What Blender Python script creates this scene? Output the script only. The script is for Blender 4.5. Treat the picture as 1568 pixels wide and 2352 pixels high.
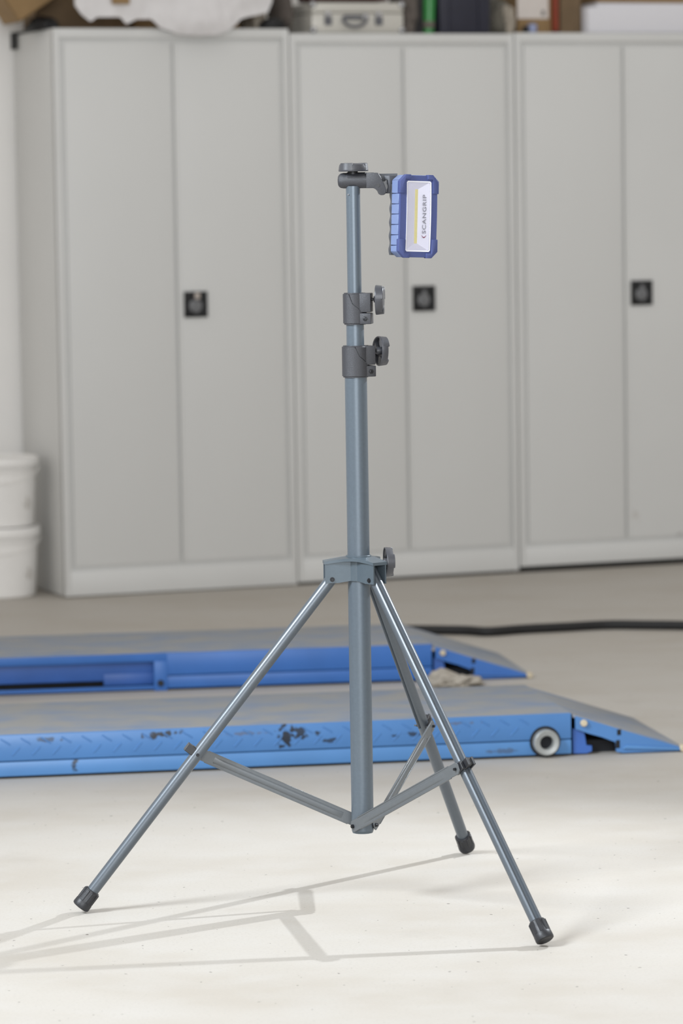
import bpy, bmesh, math, random
from mathutils import Vector, Matrix, noise

random.seed(7)
for o in list(bpy.data.objects):
    bpy.data.objects.remove(o, do_unlink=True)
scene = bpy.context.scene
COL = scene.collection
R = math.radians
PI = math.pi


def lin(r, g, b):
    f = lambda c: c / 12.92 if c <= 0.04045 else ((c + 0.055) / 1.055) ** 2.4
    return (f(r / 255), f(g / 255), f(b / 255), 1.0)


# ------------------------------------------------------------------ camera
CAM_H = 1.3596
cam_d = bpy.data.cameras.new('camera')
cam = bpy.data.objects.new('camera', cam_d)
COL.objects.link(cam)
pitch, roll = 0.0864, -0.0156
fwd = Vector((0, math.cos(pitch), -math.sin(pitch)))
rt = Vector((1, 0, 0))
up = rt.cross(fwd)
rt2 = math.cos(roll) * rt + math.sin(roll) * up
up2 = -math.sin(roll) * rt + math.cos(roll) * up
m = Matrix((rt2, up2, -fwd)).transposed().to_4x4()
m.translation = (0, 0, CAM_H)
cam.matrix_world = m
cam_d.sensor_fit = 'VERTICAL'
cam_d.sensor_height = 36.0
cam_d.sensor_width = 24.0
cam_d.lens = 36.0 * 8240.7 / 2352.0
cam_d.clip_start = 0.1
cam_d.clip_end = 100
cam_d.dof.use_dof = True
cam_d.dof.focus_distance = 6.87
cam_d.dof.aperture_fstop = 4.6
scene.camera = cam

# ------------------------------------------------------------------ world, lights, exposure
scene.view_settings.view_transform = 'Standard'
scene.view_settings.look = 'None'
scene.view_settings.gamma = 1.0
scene.view_settings.use_curve_mapping = False
scene.view_settings.exposure = 0.0

w = bpy.data.worlds.new('workshop_ambient')
scene.world = w
w.use_nodes = True
w.node_tree.nodes['Background'].inputs[0].default_value = (1.0, 0.975, 0.94, 1)
w.node_tree.nodes['Background'].inputs[1].default_value = 0.64


def aim(o, tgt):
    o.rotation_euler = (Vector(tgt) - o.location).to_track_quat('-Z', 'Y').to_euler()


def spot(name, loc, tgt, power, size, angle, blend, color):
    d = bpy.data.lights.new(name, 'SPOT')
    d.energy = power
    d.shadow_soft_size = size
    d.spot_size = R(angle)
    d.spot_blend = blend
    d.color = color
    o = bpy.data.objects.new(name, d)
    COL.objects.link(o)
    o.location = loc
    aim(o, tgt)
    return o


# studio flash behind and right of the stand: hard shadows towards the left
spot('flash_back_right', (1.81, 8.20, 2.20), (-0.05, 6.65, 0.42), 330, 0.022, 70, 0.8, (0.87, 0.93, 1.0))
# soft flash in front and left of the stand: faint shadows towards the right
spot('flash_front_left', (-3.2, 4.6, 3.5), (0.1, 6.7, 0.45), 1320, 0.7, 70, 1.0, (0.85, 0.925, 1.0))
# unseen area light behind the camera, added to brighten the cabinets
gd = bpy.data.lights.new('cabinet_fill', 'AREA')
gd.shape = 'RECTANGLE'
gd.size = 5.0
gd.size_y = 3.2
gd.energy = 500
gd.color = (0.93, 0.965, 1.0)
go = bpy.data.objects.new('cabinet_fill', gd)
COL.objects.link(go)
go.location = (0.4, -2.5, 2.6)
aim(go, (0.4, 12.5, 1.2))

# ------------------------------------------------------------------ materials
MATS = {}


def mat(name, col, rough=0.5, metal=0.0, nscale=0.0, namt=0.0, col2=None, bump=0.0, bscale=None, spec=0.5,
        spots=None, coat=0.0, stretch=None, detail=3.0, thresh=None):
    """Principled material; colour varied by object-space noise, optional stains at fixed points."""
    M = bpy.data.materials.new(name)
    M.use_nodes = True
    nt = M.node_tree
    b = nt.nodes['Principled BSDF']
    b.inputs['Roughness'].default_value = rough
    b.inputs['Metallic'].default_value = metal
    b.inputs['Specular IOR Level'].default_value = spec
    b.inputs['Coat Weight'].default_value = coat
    tc = nt.nodes.new('ShaderNodeTexCoord')
    vec = tc.outputs['Object']
    if stretch:
        mp = nt.nodes.new('ShaderNodeMapping')
        mp.inputs['Scale'].default_value = stretch
        nt.links.new(vec, mp.inputs['Vector'])
        nvec = mp.outputs[0]
    else:
        nvec = vec
    c = col
    out = None
    if nscale:
        n = nt.nodes.new('ShaderNodeTexNoise')
        n.inputs['Scale'].default_value = nscale
        n.inputs['Detail'].default_value = detail
        nt.links.new(nvec, n.inputs['Vector'])
        ramp = nt.nodes.new('ShaderNodeMapRange')
        lo, hi = thresh if thresh else (0.3, 0.7)
        ramp.inputs[1].default_value = lo
        ramp.inputs[2].default_value = hi
        nt.links.new(n.outputs[0], ramp.inputs[0])
        mx = nt.nodes.new('ShaderNodeMix')
        mx.data_type = 'RGBA'
        c2 = col2 if col2 else tuple(x * (1 - namt) for x in col[:3]) + (1,)
        mx.inputs[6].default_value = c
        mx.inputs[7].default_value = c2
        nt.links.new(ramp.outputs[0], mx.inputs[0])
        out = mx.outputs[2]
    if spots:
        wn = nt.nodes.new('ShaderNodeTexNoise')
        wn.inputs['Scale'].default_value = 62
        wn.inputs['Detail'].default_value = 4
        nt.links.new(vec, wn.inputs['Vector'])
        for (p, sx, sz, amt, colr) in spots:
            mp = nt.nodes.new('ShaderNodeMapping')
            mp.vector_type = 'POINT'
            mp.inputs['Location'].default_value = (-p[0] / sx, -p[1] / max(sx, 0.05), -p[2] / sz)
            mp.inputs['Scale'].default_value = (1 / sx, 1 / max(sx, 0.05), 1 / sz)
            nt.links.new(vec, mp.inputs['Vector'])
            ln = nt.nodes.new('ShaderNodeVectorMath')
            ln.operation = 'LENGTH'
            nt.links.new(mp.outputs[0], ln.inputs[0])
            ad = nt.nodes.new('ShaderNodeMath')
            ad.operation = 'MULTIPLY_ADD'
            nt.links.new(wn.outputs[0], ad.inputs[0])
            ad.inputs[1].default_value = 4.2
            nt.links.new(ln.outputs['Value'], ad.inputs[2])
            mr = nt.nodes.new('ShaderNodeMapRange')
            mr.inputs[1].default_value = 3.10
            mr.inputs[2].default_value = 2.65
            mr.inputs[3].default_value = 0
            mr.inputs[4].default_value = amt
            nt.links.new(ad.outputs[0], mr.inputs[0])
            mx = nt.nodes.new('ShaderNodeMix')
            mx.data_type = 'RGBA'
            if out:
                nt.links.new(out, mx.inputs[6])
            else:
                mx.inputs[6].default_value = c
            mx.inputs[7].default_value = colr
            nt.links.new(mr.outputs[0], mx.inputs[0])
            out = mx.outputs[2]
    if out:
        nt.links.new(out, b.inputs['Base Color'])
    else:
        b.inputs['Base Color'].default_value = c
    if bump:
        n2 = nt.nodes.new('ShaderNodeTexNoise')
        n2.inputs['Scale'].default_value = bscale or 300
        n2.inputs['Detail'].default_value = 3
        nt.links.new(nvec, n2.inputs['Vector'])
        bp = nt.nodes.new('ShaderNodeBump')
        bp.inputs['Strength'].default_value = bump
        bp.inputs['Distance'].default_value = 0.002
        nt.links.new(n2.outputs[0], bp.inputs['Height'])
        nt.links.new(bp.outputs[0], b.inputs['Normal'])
    MATS[name] = M
    return M


def floor_material():
    M = bpy.data.materials.new('sealed_concrete')
    M.use_nodes = True
    nt = M.node_tree
    b = nt.nodes['Principled BSDF']
    b.inputs['Roughness'].default_value = 0.62
    b.inputs['Specular IOR Level'].default_value = 0.3
    tc = nt.nodes.new('ShaderNodeTexCoord')
    base = None

    def noise_mix(prev, scale, detail, lo, hi, col, amt, st=(1, 1, 1)):
        mp = nt.nodes.new('ShaderNodeMapping')
        mp.inputs['Scale'].default_value = st
        nt.links.new(tc.outputs['Object'], mp.inputs['Vector'])
        n = nt.nodes.new('ShaderNodeTexNoise')
        n.inputs['Scale'].default_value = scale
        n.inputs['Detail'].default_value = detail
        nt.links.new(mp.outputs[0], n.inputs['Vector'])
        mr = nt.nodes.new('ShaderNodeMapRange')
        mr.inputs[1].default_value = lo
        mr.inputs[2].default_value = hi
        mr.inputs[4].default_value = amt
        nt.links.new(n.outputs[0], mr.inputs[0])
        mx = nt.nodes.new('ShaderNodeMix')
        mx.data_type = 'RGBA'
        nt.links.new(mr.outputs[0], mx.inputs[0])
        if prev is None:
            mx.inputs[6].default_value = (0.458, 0.427, 0.383, 1)
        else:
            nt.links.new(prev, mx.inputs[6])
        mx.inputs[7].default_value = col
        return mx.outputs[2]

    base = noise_mix(base, 1.6, 5, 0.42, 0.66, (0.405, 0.366, 0.314, 1), 0.7, (1, 1.6, 1))
    base = noise_mix(base, 7, 6, 0.42, 0.78, (0.485, 0.464, 0.434, 1), 0.5, (1, 1.3, 1))
    base = noise_mix(base, 160, 3, 0.5, 0.8, (0.37, 0.345, 0.31, 1), 0.5)
    base = noise_mix(base, 75, 1, 0.765, 0.785, (0.09, 0.08, 0.07, 1), 0.85)
    base = noise_mix(base, 3.3, 6, 0.66, 0.80, (0.31, 0.28, 0.245, 1), 0.35)
    nt.links.new(base, b.inputs['Base Color'])
    n2 = nt.nodes.new('ShaderNodeTexNoise')
    n2.inputs['Scale'].default_value = 220
    n2.inputs['Detail'].default_value = 4
    nt.links.new(tc.outputs['Object'], n2.inputs['Vector'])
    bp = nt.nodes.new('ShaderNodeBump')
    bp.inputs['Strength'].default_value = 0.12
    bp.inputs['Distance'].default_value = 0.002
    nt.links.new(n2.outputs[0], bp.inputs['Height'])
    nt.links.new(bp.outputs[0], b.inputs['Normal'])
    MATS['floor'] = M
    return M


floor_material()
mat('wall', lin(243, 241, 238), 0.8, nscale=3, namt=0.04, bump=0.1, bscale=120)
DARK = (0.012, 0.013, 0.016, 1)
mat('cab_paint', lin(213, 213, 211), 0.45, nscale=2.2, namt=0.05, bump=0.05, bscale=500)
mat('cab_door', lin(213, 213, 211), 0.45, nscale=1.4, namt=0.06, bump=0.05, bscale=500, stretch=(1, 1, 0.6))
mat('cab_door_stained', lin(213, 213, 211), 0.45, nscale=1.4, namt=0.06, bump=0.05, bscale=500,
    spots=[((0.016, 0, 0.10), 0.011, 0.016, 0.6, lin(95, 88, 80)), ((-0.16, 0, 0.19), 0.02, 0.02, 0.25, lin(150, 135, 120))])
mat('cab_dark', lin(40, 39, 37), 0.8, nscale=20, namt=0.3)
mat('black_plastic', lin(26, 27, 30), 0.42, nscale=60, namt=0.2, bump=0.1, bscale=300)
mat('grip_grey', lin(118, 119, 121), 0.5, nscale=60, namt=0.1)
mat('key_metal', lin(190, 180, 172), 0.35, 0.4, nscale=60, namt=0.1)
mat('stand_paint', lin(95, 105, 114), 0.33, 0.3, nscale=180, namt=0.07, bump=0.04, bscale=900, spec=0.55)
mat('leg_paint', lin(90, 97, 104), 0.33, 0.3, nscale=180, namt=0.06, bump=0.03, bscale=900, spec=0.6)
mat('hub_paint', lin(82, 93, 101), 0.36, 0.15, nscale=120, namt=0.06, bump=0.04, bscale=700)
mat('brace_paint', lin(98, 102, 105), 0.38, 0.2, nscale=120, namt=0.06, bump=0.03, bscale=700)
mat('clamp_plastic', lin(56, 57, 62), 0.42, nscale=400, namt=0.18, bump=0.35, bscale=1400, spec=0.6)
mat('knob_plastic', lin(66, 67, 72), 0.36, nscale=400, namt=0.12, bump=0.15, bscale=1400, spec=0.6)
mat('foot_rubber', lin(38, 39, 43), 0.42, nscale=90, namt=0.25, bump=0.15, bscale=700)
mat('clip_plastic', lin(40, 41, 45), 0.35, nscale=90, namt=0.2, spec=0.6)
mat('steel', lin(170, 172, 176), 0.28, 0.9, nscale=200, namt=0.15)
mat('dark_steel', lin(52, 53, 56), 0.35, 0.6, nscale=200, namt=0.2)
mat('lamp_blue', lin(66, 77, 128), 0.48, nscale=500, namt=0.12, bump=0.3, bscale=1600, spec=0.5)
mat('lamp_blue_lit', lin(114, 130, 170), 0.5, nscale=500, namt=0.08, bump=0.3, bscale=1600, spec=0.5)  # paler than lamp_blue: light falling on the lamp's side is painted in
mat('lamp_grip', lin(74, 76, 82), 0.5, nscale=300, namt=0.15, bump=0.2, bscale=900)
mat('reflector', lin(240, 239, 247), 0.35, 0.0, nscale=30, namt=0.04)
mat('lens_rim', lin(226, 226, 232), 0.25, nscale=40, namt=0.03)
mat('led', lin(245, 234, 158), 0.45, nscale=200, namt=0.05)
mat('print_grey', lin(128, 128, 138), 0.5, nscale=300, namt=0.05)
mat('print_red', lin(110, 22, 52), 0.5, nscale=300, namt=0.05)
mat('hose', lin(22, 21, 22), 0.6, nscale=40, namt=0.3, bump=0.2, bscale=80)
mat('bucket', lin(240, 238, 235), 0.4, nscale=9, namt=0.06,
    spots=[((0.12, -0.09, 0.08), 0.013, 0.02, 0.5, lin(150, 140, 125)), ((0.145, -0.03, 0.155), 0.01, 0.016, 0.5, lin(150, 140, 130))])
mat('cardboard', lin(150, 122, 84), 0.85, nscale=14, namt=0.15, bump=0.15, bscale=90)
mat('cardboard_dull', lin(116, 96, 72), 0.85, nscale=14, namt=0.2, bump=0.15, bscale=90)
mat('foam_white', lin(222, 219, 219), 0.6, nscale=24, namt=0.06, bump=0.3, bscale=35)
mat('styrofoam', lin(222, 221, 226), 0.7, nscale=90, namt=0.04, bump=0.2, bscale=220)
mat('black_bag', lin(13, 13, 15), 0.6, nscale=30, namt=0.3, bump=0.3, bscale=60)
mat('grey_cloth', lin(176, 166, 152), 0.9, nscale=22, namt=0.35, bump=0.5, bscale=70)
mat('drab_cloth', lin(112, 108, 98), 0.9, nscale=26, namt=0.4, bump=0.5, bscale=70)
mat('dark_cloth', lin(108, 100, 94), 0.9, nscale=22, namt=0.3, bump=0.5, bscale=70)
mat('case_alu', lin(205, 202, 194), 0.38, 0.25, nscale=40, namt=0.06, stretch=(1, 1, 8))
mat('case_edge', lin(190, 190, 192), 0.25, 0.8, nscale=60, namt=0.08)
mat('case_dark', lin(105, 106, 112), 0.4, 0.3, nscale=60, namt=0.1)
mat('maroon', lin(74, 28, 20), 0.6, nscale=30, namt=0.2)
mat('green', lin(40, 132, 58), 0.3, nscale=40, namt=0.12, spec=0.6)
mat('navy', lin(34, 35, 52), 0.5, nscale=30, namt=0.2)
mat('paper', lin(214, 206, 200), 0.7, nscale=30, namt=0.05)
mat('ink', lin(110, 105, 102), 0.7, nscale=50, namt=0.1)
mat('red_strap', lin(150, 66, 44), 0.6, nscale=40, namt=0.15)
mat('blue_can', lin(150, 158, 190), 0.35, 0.2, nscale=40, namt=0.1)
mat('rag', lin(176, 168, 156), 0.95, nscale=40, namt=0.3, bump=0.5, bscale=120)
BLUE = lin(76, 124, 180)
mat('lift_front', BLUE, 0.34, nscale=7, namt=0.10, bump=0.06, bscale=90, spec=0.5, spots=[
    ((-1.00, 0, 0.094), 0.048, 0.007, 0.95, DARK), ((-1.03, 0, 0.088), 0.018, 0.005, 0.8, DARK),
    ((-0.705, 0, 0.078), 0.020, 0.026, 0.95, DARK), ((-0.67, 0, 0.086), 0.020, 0.016, 0.9, DARK),
    ((-0.63, 0, 0.084), 0.009, 0.006, 0.9, DARK), ((-0.60, 0, 0.063), 0.022, 0.006, 0.8, DARK),
    ((-0.52, 0, 0.090), 0.009, 0.006, 0.9, DARK), ((-0.44, 0, 0.068), 0.012, 0.006, 0.9, DARK),
    ((-0.39, 0, 0.070), 0.020, 0.006, 0.8, DARK), ((-0.80, 0, 0.088), 0.05, 0.004, 0.5, lin(90, 80, 70)),
    ((-0.30, 0, 0.092), 0.06, 0.004, 0.5, lin(90, 80, 70)), ((-1.28, 0, 0.092), 0.03, 0.006, 0.7, DARK)])
mat('lift_skirt', lin(83, 132, 186), 0.36, nscale=7, namt=0.10, spec=0.5, spots=[
    ((-1.215, 0, 0.025), 0.008, 0.012, 0.9, DARK), ((-0.17, 0, 0.018), 0.035, 0.006, 0.5, lin(70, 65, 60))])
mat('lift_blue_far', lin(60, 110, 182), 0.4, nscale=8, namt=0.12, spec=0.4)
mat('lift_blue_dark', lin(52, 96, 170), 0.45, nscale=10, namt=0.15)
mat('lift_deck', lin(143, 143, 142), 0.6, nscale=9, col2=lin(116, 132, 156), bump=0.35, bscale=260, stretch=(0.8, 1.1, 1),
    thresh=(0.38, 0.72), detail=8)
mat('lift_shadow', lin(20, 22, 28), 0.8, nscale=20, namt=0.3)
mat('pipe_grey', lin(156, 158, 156), 0.4, 0.3, nscale=40, namt=0.15)
mat('pin_pale', lin(200, 186, 160), 0.5, nscale=60, namt=0.2)

# clear lens: mostly transparent with a faint gloss
M = bpy.data.materials.new('clear_lens')
M.use_nodes = True
nt = M.node_tree
nt.nodes.clear()
o_ = nt.nodes.new('ShaderNodeOutputMaterial')
tr = nt.nodes.new('ShaderNodeBsdfTransparent')
tr.inputs[0].default_value = (0.97, 0.97, 0.99, 1)
gl = nt.nodes.new('ShaderNodeBsdfGlossy')
gl.inputs['Roughness'].default_value = 0.12
fr = nt.nodes.new('ShaderNodeFresnel')
fr.inputs[0].default_value = 1.42
mx = nt.nodes.new('ShaderNodeMixShader')
nt.links.new(fr.outputs[0], mx.inputs[0])
nt.links.new(tr.outputs[0], mx.inputs[1])
nt.links.new(gl.outputs[0], mx.inputs[2])
nt.links.new(mx.outputs[0], o_.inputs[0])
MATS['lens'] = M


# ------------------------------------------------------------------ mesh helpers
def tag(o, label=None, cat=None, group=None, kind=None):
    if label: o['label'] = label
    if cat: o['category'] = cat
    if group: o['group'] = group
    if kind: o['kind'] = kind
    return o


def finish(bm, name, smooth=True, ang=38):
    bmesh.ops.remove_doubles(bm, verts=bm.verts, dist=1e-6)
    bmesh.ops.recalc_face_normals(bm, faces=bm.faces)
    me = bpy.data.meshes.new(name)
    bm.to_mesh(me)
    bm.free()
    if smooth:
        for p in me.polygons:
            p.use_smooth = True
        me.set_sharp_from_angle(angle=R(ang))
    return me


def obj(name, bm, material, parent=None, loc=(0, 0, 0), rot=(0, 0, 0), smooth=True, ang=38):
    me = bm if isinstance(bm, bpy.types.Mesh) else finish(bm, name, smooth, ang)
    if not len(me.materials):
        me.materials.append(MATS[material])
    o = bpy.data.objects.new(name, me)
    COL.objects.link(o)
    o.parent = parent
    o.location = loc
    o.rotation_euler = rot
    return o


def empty(name, loc, rot=(0, 0, 0), label=None, cat=None, group=None):
    e = bpy.data.objects.new(name, None)
    COL.objects.link(e)
    e.location = loc
    e.rotation_euler = rot
    e.empty_display_size = 0.1
    return tag(e, label, cat, group)


def NB():
    return bmesh.new()


def join(bm, tmp):
    me = bpy.data.meshes.new('tmp')
    tmp.to_mesh(me)
    tmp.free()
    bm.from_mesh(me)
    bpy.data.meshes.remove(me)


def box(bm, lo, hi, bev=0.0, seg=2, mx=None):
    t = bmesh.new()
    bmesh.ops.create_cube(t, size=1)
    for v in t.verts:
        v.co = Vector([lo[i] + (v.co[i] + 0.5) * (hi[i] - lo[i]) for i in range(3)])
    if bev:
        bmesh.ops.bevel(t, geom=t.edges[:], offset=bev, segments=seg, affect='EDGES', profile=0.5)
    if mx:
        bmesh.ops.transform(t, matrix=mx, verts=t.verts)
    join(bm, t)
    return bm


def prism(bm, pts, a, b, fn, bev=0.0, seg=2):
    """extrude the 2D outline pts between a and b; fn(u, v, w) gives the 3D point"""
    t = bmesh.new()
    lo = [t.verts.new(fn(u, v, a)) for u, v in pts]
    hi = [t.verts.new(fn(u, v, b)) for u, v in pts]
    n = len(pts)
    t.faces.new(lo)
    t.faces.new(hi[::-1])
    for i in range(n):
        j = (i + 1) % n
        t.faces.new((lo[i], hi[i], hi[j], lo[j]))
    bmesh.ops.recalc_face_normals(t, faces=t.faces)
    if bev:
        bmesh.ops.bevel(t, geom=t.edges[:], offset=bev, segments=seg, affect='EDGES', profile=0.5, clamp_overlap=True)
    join(bm, t)
    return bm


def basis(p0, p1):
    p0, p1 = Vector(p0), Vector(p1)
    q = (p1 - p0).to_track_quat('Z', 'Y')
    mm = q.to_matrix().to_4x4()
    mm.translation = p0
    return mm, (p1 - p0).length


def lathe(bm, prof, mx=None, n=40, shape=None):
    """profile of (radius, height); radius 0 closes to a point; shape(theta) scales the radius"""
    t = bmesh.new()
    rings = []
    for r, z in prof:
        if r == 0:
            rings.append([t.verts.new((0, 0, z))])
        else:
            ring = []
            for k in range(n):
                th = 2 * PI * k / n
                s = shape(th) if shape else 1
                ring.append(t.verts.new((r * s * math.cos(th), r * s * math.sin(th), z)))
            rings.append(ring)
    for A, B in zip(rings, rings[1:]):
        if len(A) == 1 and len(B) == 1:
            continue
        for k in range(n):
            j = (k + 1) % n
            if len(A) == 1:
                t.faces.new((A[0], B[j], B[k]))
            elif len(B) == 1:
                t.faces.new((A[k], A[j], B[0]))
            else:
                t.faces.new((A[k], A[j], B[j], B[k]))
    if mx:
        bmesh.ops.transform(t, matrix=mx, verts=t.verts)
    join(bm, t)
    return bm


def cyl(bm, p0, p1, r, r1=None, n=32, ch=0.0):
    mm, L = basis(p0, p1)
    r1 = r if r1 is None else r1
    if ch:
        prof = [(0, 0), (r - ch, 0), (r, ch), (r1, L - ch), (r1 - ch, L), (0, L)]
    else:
        prof = [(0, 0), (r, 0), (r1, L), (0, L)]
    return lathe(bm, prof, mm, n)


def pipe(bm, path, r, n=14, cap=True):
    """tube along a list of points"""
    t = bmesh.new()
    P = [Vector(p) for p in path]
    rings = []
    for i, p in enumerate(P):
        d = (P[min(i + 1, len(P) - 1)] - P[max(i - 1, 0)]).normalized()
        a = d.cross(Vector((0, 0, 1)))
        if a.length < 1e-4:
            a = d.cross(Vector((1, 0, 0)))
        a.normalize()
        b = a.cross(d)
        rr = r(i / (len(P) - 1)) if callable(r) else r
        rings.append([t.verts.new(p + rr * (math.cos(2 * PI * k / n) * a + math.sin(2 * PI * k / n) * b)) for k in range(n)])
    for A, B in zip(rings, rings[1:]):
        for k in range(n):
            j = (k + 1) % n
            t.faces.new((A[k], A[j], B[j], B[k]))
    if cap:
        t.faces.new(rings[0][::-1])
        t.faces.new(rings[-1])
    join(bm, t)
    return bm


def blob(bm, c, size, amp=0.25, fr=9.0, sub=4, seed=0.0, floor=None):
    """crumpled lump"""
    t = bmesh.new()
    bmesh.ops.create_icosphere(t, subdivisions=sub, radius=1)
    off = Vector((seed * 3.1, seed * 1.7, seed * 2.3))
    for v in t.verts:
        d = v.co.normalized()
        k = 1 + amp * noise.noise(d * 1.7 + off) + amp * 0.6 * (0.5 - abs(noise.noise(d * fr * 0.5 + off))) \
            + amp * 0.25 * noise.noise(d * fr + off)
        p = Vector((d[i] * k * size[i] + c[i] for i in range(3)))
        if floor is not None and p.z < floor:
            p.z = floor
        v.co = p
    join(bm, t)
    return bm


# ------------------------------------------------------------------ the setting
C0 = Vector((-0.9619, 12.3962, 0))
TH = 0.3626
D = Vector((math.cos(TH), math.sin(TH), 0))
N = Vector((-math.sin(TH), math.cos(TH), 0))


def K(s, off, z):
    return C0 + D * s + N * off + Vector((0, 0, z))


bm = NB()
bmesh.ops.create_grid(bm, x_segments=2, y_segments=2, size=1)
for v in bm.verts:
    v.co = Vector((v.co.x * 9, v.co.y * 12 + 5.5, 0))
tag(obj('floor', bm, 'floor', smooth=False), 'pale beige sealed concrete workshop floor', 'floor', kind='structure')
bm = NB()
box(bm, (-6, 0.0, -0.02), (10, 0.15, 4.2))
tag(obj('wall_back', bm, 'wall', loc=K(0, 0.53, 0), rot=(0, 0, TH), smooth=False), 'plain off-white wall behind the cabinets', 'wall', kind='structure')


# ------------------------------------------------------------------ tall steel cabinets
def cabinet(s0, W, H, zb, label, key, stained):
    root = empty('steel_cabinet', K(s0, 0, 0), (0, 0, TH), label, 'cabinet', 'grey steel cabinets along the wall')
    DEP = 0.50
    st, gv = 0.022, 0.014
    z1, z2 = 0.092, H - 0.034
    b = NB()
    box(b, (0, 0.0125, zb), (W, DEP, H), 0.002)
    box(b, (0, 0, zb), (st, 0.03, H), 0.0025)
    box(b, (W - st, 0, zb), (W, 0.03, H), 0.0025)
    box(b, (st - 0.004, 0.0006, zb), (W - st + 0.004, 0.03, z1), 0.0025)
    box(b, (st - 0.004, 0.0006, z2), (W - st + 0.004, 0.03, H), 0.0025)
    obj('carcass', b, 'cab_paint', root)
    b = NB()
    for x in (0.04, W - 0.04):
        for y in (0.06, DEP - 0.05):
            cyl(b, (x, y, 0), (x, y, zb + 0.003), 0.018, n=16)
    box(b, (0.01, 0.018, 0.0), (W - 0.01, 0.03, zb + 0.002))  # dark strip stands in for the shade in the gap between the feet
    obj('feet_and_gap_shade', b, 'cab_dark', root)
    mid = st + (W - 2 * st) * 0.497
    doors = [(st + gv, mid - 0.004), (mid + 0.005, W - st - gv)]
    for i, (a, c) in enumerate(doors):
        b = NB()
        hw = (c - a) / 2
        box(b, (-hw, 0.003, z1 + gv), (hw, 0.014, z2 - gv), 0.003)
        if i == 1:
            box(b, (-hw, 0.0005, z1 + gv), (-hw + 0.011, 0.01, z2 - gv), 0.0015)
        # origin at the left edge of the right door so that its stains sit right
        d = obj('door', b, 'cab_door_stained' if (stained and i == 1) else 'cab_door', root, loc=((a + c) / 2, 0, 0))
        if i == 1:
            hx, hz = -hw + 0.064, 1.008
            b = NB()
            pts = lambda q: [(hx - q, hz - q * 1.06), (hx + q, hz - q * 1.06), (hx + q, hz + q * 1.06), (hx - q, hz + q * 1.06)]
            o1, i1 = pts(0.0425), pts(0.034)
            for k in range(4):
                j = (k + 1) % 4
                prism(b, [o1[k], o1[j], i1[j], i1[k]], 0.008, -0.005, lambda u, v, w_: (u, w_, v))
            box(b, (hx - 0.036, 0.002, hz - 0.038), (hx + 0.036, 0.006, hz + 0.038))
            obj('handle_plate', b, 'black_plastic', d)
            b = NB()
            lathe(b, [(0, 0.0), (0.024, 0), (0.0235, 0.004), (0.017, 0.0075), (0, 0.009)],
                  Matrix.Translation((hx, 0.003, hz - 0.005)) @ Matrix.Rotation(PI / 2, 4, 'X'), 32)
            box(b, (hx - 0.0065, -0.012, hz - 0.030), (hx + 0.0065, 0.0, hz + 0.020), 0.003)
            obj('handle_grip', b, 'grip_grey', d)
            b = NB()
            kz = hz + (0.03 if key else 0.024)
            lathe(b, [(0, 0), (0.0075, 0), (0.0075, 0.006), (0, 0.006)],
                  Matrix.Translation((hx, -0.002, kz)) @ Matrix.Rotation(PI / 2, 4, 'X'), 20)
            if key:
                box(b, (hx - 0.0085, -0.026, kz - 0.011), (hx + 0.0085, -0.0075, kz + 0.011), 0.002)
            obj('lock', b, 'key_metal' if key else 'grip_grey', d)
    return root


cabinet(0.0, 0.858, 1.966, 0.004, 'leftmost grey steel cabinet, beside the white buckets', True, False)
cabinet(0.862, 0.857, 1.950, 0.010, 'middle grey steel cabinet with two doors, behind the tripod pole', False, False)
cabinet(1.724, 0.857, 1.954, 0.022, 'rightmost grey steel cabinet, partly cut off, dark gap beneath', False, True)


# ------------------------------------------------------------------ tripod stand
PX, PY = 0.0316, 6.8906
stand = empty('tripod_stand', (PX, PY, 0), (0, 0, 0),
              'grey blue metal tripod stand with telescopic pole on the floor', 'tripod')
A_FR = -0.9333
AZ = [A_FR, A_FR - 2 * PI / 3, A_FR + 2 * PI / 3]

b = NB()
mmv = Matrix.Translation((0, 0, 0))
lathe(b, [(0.0, 0.150), (0.0205, 0.150), (0.0205, 0.1425), (0.0215, 0.1425), (0.0215, 1.03), (0.0, 1.03)], None, 64)
obj('lower_tube', b, 'stand_paint', stand)
b = NB()
lathe(b, [(0, 0.98), (0.0170, 0.98), (0.0170, 1.13), (0, 1.13)], None, 56)
obj('middle_tube', b, 'stand_paint', stand)
b = NB()
lathe(b, [(0, 1.09), (0.0136, 1.09), (0.0136, 1.388), (0, 1.388)], None, 48)
ut = obj('upper_tube', b, 'stand_paint', stand)
b = NB()
cyl(b, (-0.0085, -0.0105, 1.372), (-0.0095, -0.0122, 1.372), 0.0016, n=12)
obj('rivet', b, 'steel', ut)
b = NB()
lathe(b, [(0.0215, 0.1425), (0.0198, 0.1375), (0.0, 0.1375)], None, 48)
lathe(b, [(0.0205, 0.15), (0.0205, 0.1425)], None, 48)
obj('end_cap', b, 'hub_paint', stand)


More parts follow.
